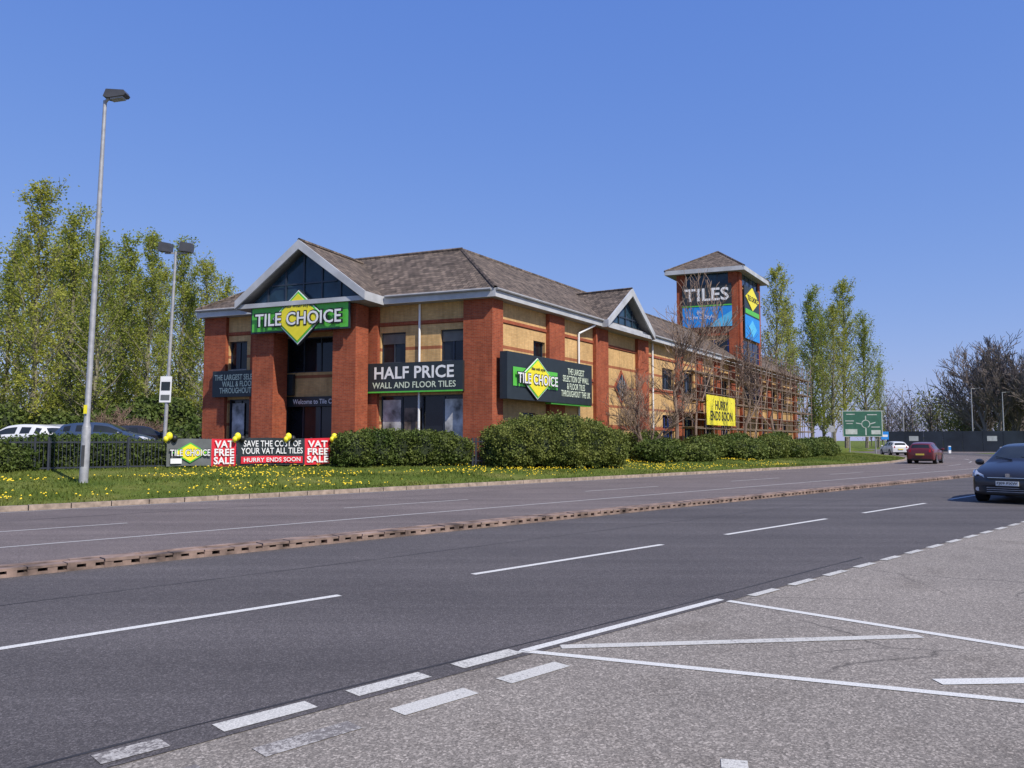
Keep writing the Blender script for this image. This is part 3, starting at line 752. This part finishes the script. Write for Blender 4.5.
def cloth(a,b,z0,z1,mat,y=-.05):
    n=max(2,int((b-a)/.1)) 
    vs=[];nz=5
    for i in range(n+1):
        x=a+(b-a)*i/n
        for j in range(nz+1):
            z=z0+(z1-z0)*j/nz
            vs.append(BF(x,y+.018*math.sin(x*3.1+z*2)+.006*math.sin(x*9+z*7),z+.015*math.sin(x*2.2)))
    mb.mesh(vs,[(i*(nz+1)+j,(i+1)*(nz+1)+j,(i+1)*(nz+1)+j+1,i*(nz+1)+j+1) for i in range(n) for j in range(nz)],mat)
cloth(0,1.54,.72,1.68,'greyban'); cloth(1.54,2.42,.70,1.70,'redp'); cloth(2.46,5.1,.70,1.72,'signblk'); cloth(5.1,6.17,.70,1.72,'redp')
cloth(2.6,5.0,.78,1.04,'redp',-.085)
mb.obj('cloth',ban,smooth=60,uv=False)
mb=MB(); diamond(mb,BF,.78,1.2,.6,.36,-.11,-.085,'green'); diamond(mb,BF,.78,1.2,.52,.31,-.118,-.111,'yellow')
mb.box(BF,.12,.5,-.1,-.085,.82,1.0,'white'); mb.obj('logo',ban)
text('TILE CHOICE',BF,BA,.78,-.122,1.2,1.42,.28,'black',ban,.06)
text('TILE CHOICE',BF,BA,.78,-.132,1.2,1.38,.23,'white',ban,.01)
text('VAT\nFREE\nSALE',BF,BA,1.98,-.09,1.2,.74,.86,'white',ban,.03)
text('SAVE THE COST OF\nYOUR VAT ALL TILES',BF,BA,3.8,-.09,1.38,2.4,.5,'white',ban,.01)
text('HURRY ENDS SOON',BF,BA,3.8,-.12,.91,2.2,.16,'white',ban,.01)
text('VAT\nFREE\nSALE',BF,BA,5.63,-.09,1.2,.9,.86,'white',ban,.03)
mb=MB()
def balloon(x,z,r,mat,y=-.12):
    prof=[(r*math.sin(t)*1.0,-r*1.18*math.cos(t)) for t in np.linspace(.08,math.pi-.02,10)]
    prof=[(.03,-r*1.35),(.012,-r*1.2)]+prof
    mb.lathe(lambda a,b,c:BF(x+a,y+b,z+c),prof,12,mat)
for x in(.05,2.45,4.4,6.3):
    balloon(x,1.78,.12,'yellow'); balloon(x+.18,1.70,.11,'black'); balloon(x-.13,1.68,.09,'yellow',-.2)
mb.obj('balloons',ban,smooth=40,uv=False)

lx,ly=at(86,23.0); mb=MB()
T=lambda x,y,z:(lx+x+z*.02,ly+y,.40+z)
mb.lathe(T,[(.12,-.2),(.12,1.6),(.115,1.62),(.082,1.75),(.075,6),(.05,11.25)],14,'galv')
mb.box(T,-.045,.045,-.124,-.11,.5,1.1,'lamphead')
mb.box(T,-.05,.05,-.123,-.116,2.0,2.25,'yellow')
mb.tube(T(0,0,11.2),T(.12,-.02,11.32),.05,.04,8,'galv',True)
hd=[(.0,11.33),(.15,11.29),(.62,11.36),(.66,11.42),(.60,11.52),(.08,11.55)]
mb.prism(hd,'lamphead',T,-.16,.16)
mb.prism([(.2,11.25),(.56,11.30),(.56,11.35),(.2,11.295)],'galv',T,-.12,.12)
mb.obj('street_lamp',smooth=30,uv=False)
lx2,ly2=at(165,38); mb=MB(); T2=lambda x,y,z:(lx2+x+z*.03,ly2+y,.8+z*1.03)
mb.lathe(T2,[(.09,0),(.085,3),(.06,9.6)],10,'galv')
mb.box(T2,-.5,.5,-.03,.03,9.5,9.57,'galv')
for s in(-1,1):
    mb.prism([(s*.5-.3,9.62),(s*.5+.3,9.55),(s*.5+.32,9.95),(s*.5-.22,10.05)],'lamphead',T2,-.22,.15)
    mb.tube(T2(s*.5,0,9.5),T2(s*.5,0,9.7),.03,.03,6,'galv')
mb.box(T2,-.32,.22,-.12,-.09,2.55,3.75,'white'); mb.box(T2,-.26,.16,-.13,-.121,3.1,3.5,'signblk')
mb.box(T2,-.26,.16,-.13,-.121,2.65,2.9,'greyban')
mb.obj('floodlight_column',smooth=30,uv=False)

sx,sy=at(862,78); SF=frame(sx,sy,-8); ds=empty('direction_sign',(sx,sy,.6)); mb=MB()
M['sgreen']=flat('road_sign_green',(.035,.13,.085),.5); M['greyw']=flat('sign_grey_white',(.5,.53,.5),.5)
mb.box(SF,-1.85,1.85,-.03,.03,1.95,4.5,'greyw'); mb.box(SF,-1.78,1.78,-.04,-.031,2.02,4.43,'sgreen')
for x in(-1.2,1.2): mb.tube(SF(x,.1,.3),SF(x,.1,4.5),.06,.06,8,'galv')
def seg(x0,z0,x1,z1,w):
    d=Vector((x1-x0,z1-z0)).normalized(); n=Vector((-d.y,d.x))*w/2
    mb.prism([(x0-n.x,z0-n.y),(x1-n.x,z1-n.y),(x1+n.x,z1+n.y),(x0+n.x,z0+n.y)],'greyw',SF,-.05,-.041)
for i in range(12):
    if i==9: continue
    t=i*math.pi/6; t2=(i+1)*math.pi/6; seg(.3+.38*math.cos(t),3.2+.38*math.sin(t),.3+.38*math.cos(t2),3.2+.38*math.sin(t2),.07)
seg(.3,2.1,.3,2.82,.12); seg(.3,3.58,.3,4.0,.09); seg(.68,3.2,1.2,3.35,.09); seg(-.08,3.2,-.6,3.3,.08)
for x,z,w in((-1.2,3.5,.8),(-1.2,3.25,.6),(.9,4.1,.9),(1.2,2.9,.8),(-1.1,4.15,.8)): mb.box(SF,x-w/2,x+w/2,-.05,-.041,z-.04,z+.04,'greyw')
mb.box(SF,-1.6,-.5,-.05,-.041,2.2,2.7,'greyw'); mb.box(SF,.8,1.65,-.05,-.041,2.2,2.6,'greyw')
mb.obj('panel',ds,uv=False)
sx,sy=at(884,92); mb=MB(); F2=frame(sx,sy,-8)
mb.tube(F2(0,0,0),F2(0,0,2.6),.05,.05,8,'galv'); mb.box(F2,-.4,.4,-.07,-.051,1.7,2.6,'blue'); mb.box(F2,-.3,.3,-.08,-.071,2.0,2.25,'white'); mb.obj('blue_road_sign',uv=False)
sx,sy=at(831,70); mb=MB(); F2=frame(sx,sy,0)
mb.tube(F2(0,0,.3),F2(0,0,2.9),.04,.04,8,'galv'); mb.lathe(lambda x,y,z:F2(x,-.06+z,2.6+y),[(.001,0),(.3,0),(.3,.02)],16,'galv'); mb.obj('road_sign',uv=False)
mb=MB(); M['hoard']=flat('hoarding_paint',(.02,.028,.04),.5,var=.3,scale=.5)
hx0,hy0=at(886,118); hx1,hy1=at(1060,108); F2=frame(hx0,hy0,math.degrees(math.atan2(hy1-hy0,hx1-hx0))); L=math.hypot(hx1-hx0,hy1-hy0); x=0
i=0
while x<L:
    mb.box(F2,x,x+2.38,-.04,.04,0,2.9,'hoard'); mb.box(F2,x-.05,x+.05,.05,.15,0,2.9,'darkmetal')
    if i%4==1: mb.box(F2,x+.5,x+1.7,-.06,-.041,1.5,2.2,'greyw')
    x+=2.44; i+=1
mb.obj('site_hoarding',uv=False)
for px,Y,H in [(903,120,9),(972,130,10),(1003,140,10)]:
    x,y=at(px,Y); mb=MB(); T3=lambda a,b,c:(x+a,y+b,c); mb.lathe(T3,[(.12,-.1),(.1,2),(.06,H)],8,'galv'); mb.box(T3,0,1.2,-.05,.05,H-.05,H+.03,'galv'); mb.box(T3,.7,1.3,-.14,.14,H-.03,H+.1,'lamphead'); mb.obj('street_lamp',uv=False)
for px,Y in [(1000,86),(948,100)]:
    x,y=at(px,Y); mb=MB(); F2=frame(x,y,0); mb.box(F2,-.15,.15,-.1,.1,0,.9,'white'); mb.box(F2,-.14,.14,-.12,-.101,.4,.8,'blue'); mb.obj('traffic_bollard',uv=False)

# ------------------------------------------------------------------ cars
def paint(name,c):
    m,nt,b=newmat(name); f=noise(nt,coord(nt),6,4)
    nt.links.new(ramp(nt,f,[(.3,[q*.95 for q in c]),(.7,c)]),b.inputs['Base Color'])
    b.inputs['Roughness'].default_value=.35; b.inputs['Metallic'].default_value=.0
    b.inputs['Coat Weight'].default_value=.5; b.inputs['Coat Roughness'].default_value=.05
    return m
M['cg']=paint('paint_graphite',(.016,.016,.020)); M['cr']=paint('paint_maroon',(.12,.012,.012)); M['cw']=paint('paint_white',(.7,.7,.7)); M['cs']=paint('paint_silver',(.3,.31,.33)); M['cb']=paint('paint_blue',(.03,.05,.10))
M['tyre']=flat('tyre',(.015,.015,.015),.9); M['rim']=flat('alloy',(.4,.4,.42),.3,.8)
M['cglass']=glassm('car_glass',(.02,.024,.026))
M['head']=flat('headlamp_lens',(.6,.62,.65),.08,.3); M['tail']=flat('tail_lamp',(.35,.01,.01),.2); M['plate']=flat('number_plate',(.75,.75,.7),.4,var=.02)
M['platey']=flat('rear_number_plate',(.75,.6,.08),.4,var=.02); M['chrome']=flat('chrome',(.6,.6,.6),.15,1.,var=.02)
def car(name,x,y,z,heading,pm,H=1.5):
    root=empty(name,(x,y,z)); k=H/1.5
    c,s=math.cos(R(heading)),math.sin(R(heading))
    T=lambda a,b,h:(x+a*c-b*s,y+a*s+b*c,z+h)
    S=[(2.13,.24,.50,.54,.66,.56,'h'),(2.11,.20,.60,.66,.78,.66,'h'),(2.0,.19,.70,.77,.85,.70,'h'),(1.7,.19,.80,.89,.89,.74,'h'),(1.3,.19,.88,.98,.9,.76,'h'),
       (1.05,.19,.91,1.03,.9,.76,'h'),(1.0,.19,.915,1.05,.9,.76,'w'),(.30,.19,.945,1.40,.905,.63,'w'),(.24,.19,.95,1.425,.905,.62,'r'),(-.1,.19,.96,1.48,.905,.61,'r'),(-.42,.19,.965,1.5,.905,.61,'p'),(-.50,.19,.965,1.5,.905,.61,'r'),(-1.25,.19,.99,1.475,.9,.60,'p'),(-1.33,.19,.995,1.465,.9,.59,'r'),(-1.74,.19,1.0,1.40,.885,.57,'p'),(-1.80,.19,1.0,1.37,.88,.57,'b'),(-2.03,.22,1.0,1.06,.86,.66,'t'),(-2.12,.26,.92,.95,.82,.70,'t'),(-2.14,.28,.6,.63,.78,.68,'t')]
    vs=[]; body=MB(); body.mi(pm)
    for (X,zb,bl,tp,hw,tw_,ty) in S:
        cab=tp-bl>.2
        half=[(hw*.80,zb),(hw*.97,zb+.04),(hw,zb+.30*(bl-zb)),(hw*1.0,zb+.70*(bl-zb)),(hw*.985,bl-.02),(hw*.955,bl+.005),(tw_+.015,tp-.07) if cab else (tw_+.05,bl+(tp-bl)*.55),(tw_-.03,tp-.015) if cab else (tw_-.05,bl+(tp-bl)*.72),(tw_*.5,tp),(0,tp+.01)]
        vs+= [T(X,a_,b_*k) for a_,b_ in half+[(-a_,b_) for a_,b_ in half[-2::-1]]]
    n=19
    for i in range(len(S)-1):
        ty=S[i][6]
        for j in range(n):
            j2=(j+1)%n; mat=pm
            if j in(5,12) and ty in('w','r'): mat='cglass'
            if j in(7,8,9,10) and ty in('w','b'): mat='cglass'
            if j in(0,17,18): mat='black'
            body.f.append((i*n+j,(i+1)*n+j,(i+1)*n+j2,i*n+j2)); body.m.append(body.mi(mat))
    body.v=[tuple(v) for v in vs]
    body.f.append(tuple(range(n-1,-1,-1))); body.m.append(body.mi(pm)); b0=(len(S)-1)*n; body.f.append(tuple(range(b0,b0+n))); body.m.append(body.mi(pm))
    o=body.obj('body',root,uv=False)
    bm=bmesh.new(); bm.from_mesh(o.data); bmesh.ops.recalc_face_normals(bm,faces=bm.faces); bm.to_mesh(o.data); bm.free()
    for p in o.data.polygons:p.use_smooth=True
    md=o.modifiers.new('sub','SUBSURF'); md.levels=2; md.render_levels=2
    wh=MB()
    for X in(1.32,-1.3):
        for sg_ in(-1,1):
            yo=.895*sg_
            TT=lambda a,b,h,X=X,yo=yo,sg_=sg_:T(X+a,yo+sg_*h,.315+b)
            aa=np.linspace(-.34,math.pi+.34,20)
            wh.mesh([TT(.372*math.cos(t),.372*math.sin(t),.007) for t in aa],[tuple(range(20))],'black')
            wh.lathe(TT,[(.2,-.22),(.30,-.22),(.315,-.19),(.315,.01),(.30,.025),(.215,.03)],28,'tyre')
            wh.lathe(TT,[(.215,.028),(.205,.018),(.195,.009),(.001,.009)],28,'black')
            wh.lathe(TT,[(.22,.03),(.222,.036),(.198,.036),(.192,.01)],28,'rim')
            for q in range(5):
                an=q*2*math.pi/5; ca,sa=math.cos(an),math.sin(an)
                pts=[(.03,-.04),(.2,-.03),(.2,.03),(.03,.04)]
                V=[TT(px*ca-py*sa,px*sa+py*ca,h) for h in(.01,.03) for px,py in pts]
                wh.mesh(V,[(0,1,2,3),(4,5,6,7),(0,1,5,4),(1,2,6,5),(2,3,7,6),(3,0,4,7)],'rim')
            wh.lathe(TT,[(.05,.0),(.05,.034),(.001,.036)],12,'rim')
    wh.obj('wheels',root,uv=False,smooth=35)
    d=MB(); FX=lambda a,b,h:T(a,b,h*k)
    def fpanel(pts,x0,x1,mat):
        V=[FX(x0,a_,b_) for a_,b_ in pts]+[FX(x1-.10*abs(a_)**2,a_,b_) for a_,b_ in pts]; m=len(pts)
        d.mesh(V,[tuple(range(m)),tuple(range(2*m-1,m-1,-1))]+[(i,(i+1)%m,(i+1)%m+m,i+m) for i in range(m)],mat)
    fpanel([(-.62,.44),(-.50,.25),(.50,.25),(.62,.44),(.3,.46),(-.3,.46)],1.95,2.165,'black')
    for zz in(.29,.34,.39): d.box(FX,2.13,2.148,-.48,.48,zz,zz+.012,'galv')
    fpanel([(-.40,.585),(.40,.585),(.46,.635),(-.46,.635)],1.95,2.145,'black')
    fpanel([(-.46,.637),(.46,.637),(.47,.65),(-.47,.65)],1.95,2.14,'chrome')
    d.box(FX,2.08,2.125,-.05,.05,.66,.75,'chrome')
    d.box(FX,2.15,2.18,-.26,.26,.45,.56,'plate')
    for sg_ in(-1,1):
        pts=[(2.105,.52,.575),(2.06,.74,.60),(1.93,.865,.66),(1.72,.90,.775),(1.62,.875,.835),(1.80,.80,.83),(1.98,.70,.765),(2.07,.56,.70)]
        V=[FX(a_+.012,sg_*b_*1.005,h_+.004) for a_,b_,h_ in pts]; ctr=FX(2.0,sg_*.79,.725)
        d.mesh(V+[ctr],[(i,(i+1)%8,8) for i in range(8)],'head')
        d.lathe(lambda a_,b_,h,sg_=sg_:FX(2.03+h,sg_*.70+a_,.665+b_),[(.001,.03),(.04,.035),(.055,.0)],12,'black')
        d.lathe(lambda a_,b_,h,sg_=sg_:FX(2.07+h,sg_*.70+a_,.35+b_),[(.001,.05),(.05,.05),(.07,.0)],12,'head')
        d.lathe(lambda a_,b_,h,sg_=sg_:FX(.76+h,sg_*1.0+a_*1.4,1.0+b_),[(.001,-.06),(.06,-.05),(.085,.0),(.065,.06),(.001,.08)],12,pm)
        d.tube(FX(.78,sg_*.85,.93),FX(.76,sg_*.98,.97),.025,.025,6,'black')
        V=[FX(-2.16,sg_*.55,.80),FX(-2.11,sg_*.80,.80),FX(-2.0,sg_*.89,.98),FX(-2.04,sg_*.72,1.02),FX(-2.11,sg_*.56,.98)]
        d.mesh(V,[(0,1,2,3,4)],'tail')
        d.box(FX,-.9,.9,sg_*.885-.01,sg_*.885+.01,.2,.27,'black')
        d.box(FX,.0,.16,sg_*.915-.012,sg_*.915+.012,.80,.83,pm); d.box(FX,-.95,-.8,sg_*.915-.012,sg_*.915+.012,.82,.85,pm)
        for X in(.90,-.45): d.box(FX,X-.005,X+.005,sg_*.906-.004,sg_*.906+.004,.3,.9,'black')
        d.tube(FX(1.0,sg_*.3+.15,1.075),FX(.82,sg_*.3-.28,1.15),.012,.008,5,'black')
    d.box(FX,-2.19,-2.13,-.26,.26,.6,.71,'platey'); d.box(FX,-2.155,-2.05,-.55,.55,.27,.36,'black')
    d.obj('trim',root,uv=False)
    return root
def plate_text(r,x,y,z,h):
    o=text('FJ09 PXW',lambda a,b,c_:(0,0,0),0,0,0,0,.46,.08,'black',None,.0)
    c,s=math.cos(R(h)),math.sin(R(h))
    o.rotation_euler=(R(90),0,R(h+90)); bb=[Vector(q) for q in o.bound_box]
    cx_=(min(b.x for b in bb)+max(b.x for b in bb))/2*o.scale.x; cz_=(min(b.y for b in bb)+max(b.y for b in bb))/2*o.scale.y
    o.location=(x+2.185*c+cx_*s, y+2.185*s-cx_*c, z+.505-cz_); setpar(o,r)
RD=90-AZ
x,y=W(25.8,5.85); r=car('car',x,y,0,RD+180,'cg',1.56); plate_text(r,x,y,0.02,RD+180)
x,y=W(60.9,20.1); car('car',x,y,0,RD+9.4,'cr')
x,y=W(91.5,33.4); car('car',x,y,0,RD+38,'cw')
x,y=at(22,39); car('parked_car',x,y,.86,170,'cw',1.55)
x,y=at(108,38); car('parked_car',x,y,.98,10,'cb',1.5)
x,y=at(-40,38); car('parked_car',x,y,.86,60,'cs',1.5)
x,y=at(70,44); car('parked_car',x,y,1.0,80,'cs',1.5)
x,y=at(140,47); car('parked_car',x,y,1.0,60,'cg',1.5)

# ------------------------------------------------------------------ light, sky, camera
SAZ,SEL=138,48
w=bpy.data.worlds.new('World'); sc.world=w; w.use_nodes=True; nt=w.node_tree
bg=nt.nodes['Background']; sk=nt.nodes.new('ShaderNodeTexSky'); sk.sky_type='NISHITA'; sk.sun_disc=False
sk.sun_elevation=R(SEL); sk.sun_rotation=R(SAZ); sk.altitude=50; sk.air_density=1.0; sk.dust_density=.35; sk.ozone_density=1.6
sep=nt.nodes.new('ShaderNodeSeparateColor'); cmb=nt.nodes.new('ShaderNodeCombineColor'); nt.links.new(sk.outputs[0],sep.inputs[0])
for i,(g,k) in enumerate(((.74,.76),(.54,1.20),(.24,3.4))):
    p=nt.nodes.new('ShaderNodeMath'); p.operation='POWER'; nt.links.new(sep.outputs[i],p.inputs[0]); p.inputs[1].default_value=g
    q=nt.nodes.new('ShaderNodeMath'); q.operation='MULTIPLY'; nt.links.new(p.outputs[0],q.inputs[0]); q.inputs[1].default_value=k
    nt.links.new(q.outputs[0],cmb.inputs[i])
nt.links.new(cmb.outputs[0],bg.inputs[0]); bg.inputs[1].default_value=.15
sd=Vector((math.sin(R(SAZ))*math.cos(R(SEL)),math.cos(R(SAZ))*math.cos(R(SEL)),math.sin(R(SEL))))
L=bpy.data.lights.new('sun','SUN'); L.energy=5.0; L.angle=R(.53); L.color=(1,.935,.82)
lo=bpy.data.objects.new('sun',L); lo.rotation_euler=sd.to_track_quat('Z','Y').to_euler(); lo.location=(0,0,60); col.objects.link(lo)
cam=bpy.data.cameras.new('camera'); cam.lens=800/1024*36; cam.sensor_width=36; cam.clip_end=4000; cam.clip_start=.05
co=bpy.data.objects.new('camera',cam); co.location=(0,0,1.65); co.rotation_euler=(R(94.0),0,0); col.objects.link(co); sc.camera=co
sc.view_settings.view_transform='Standard'; sc.view_settings.look='None'; sc.view_settings.exposure=0
print('objects',len(bpy.data.objects))
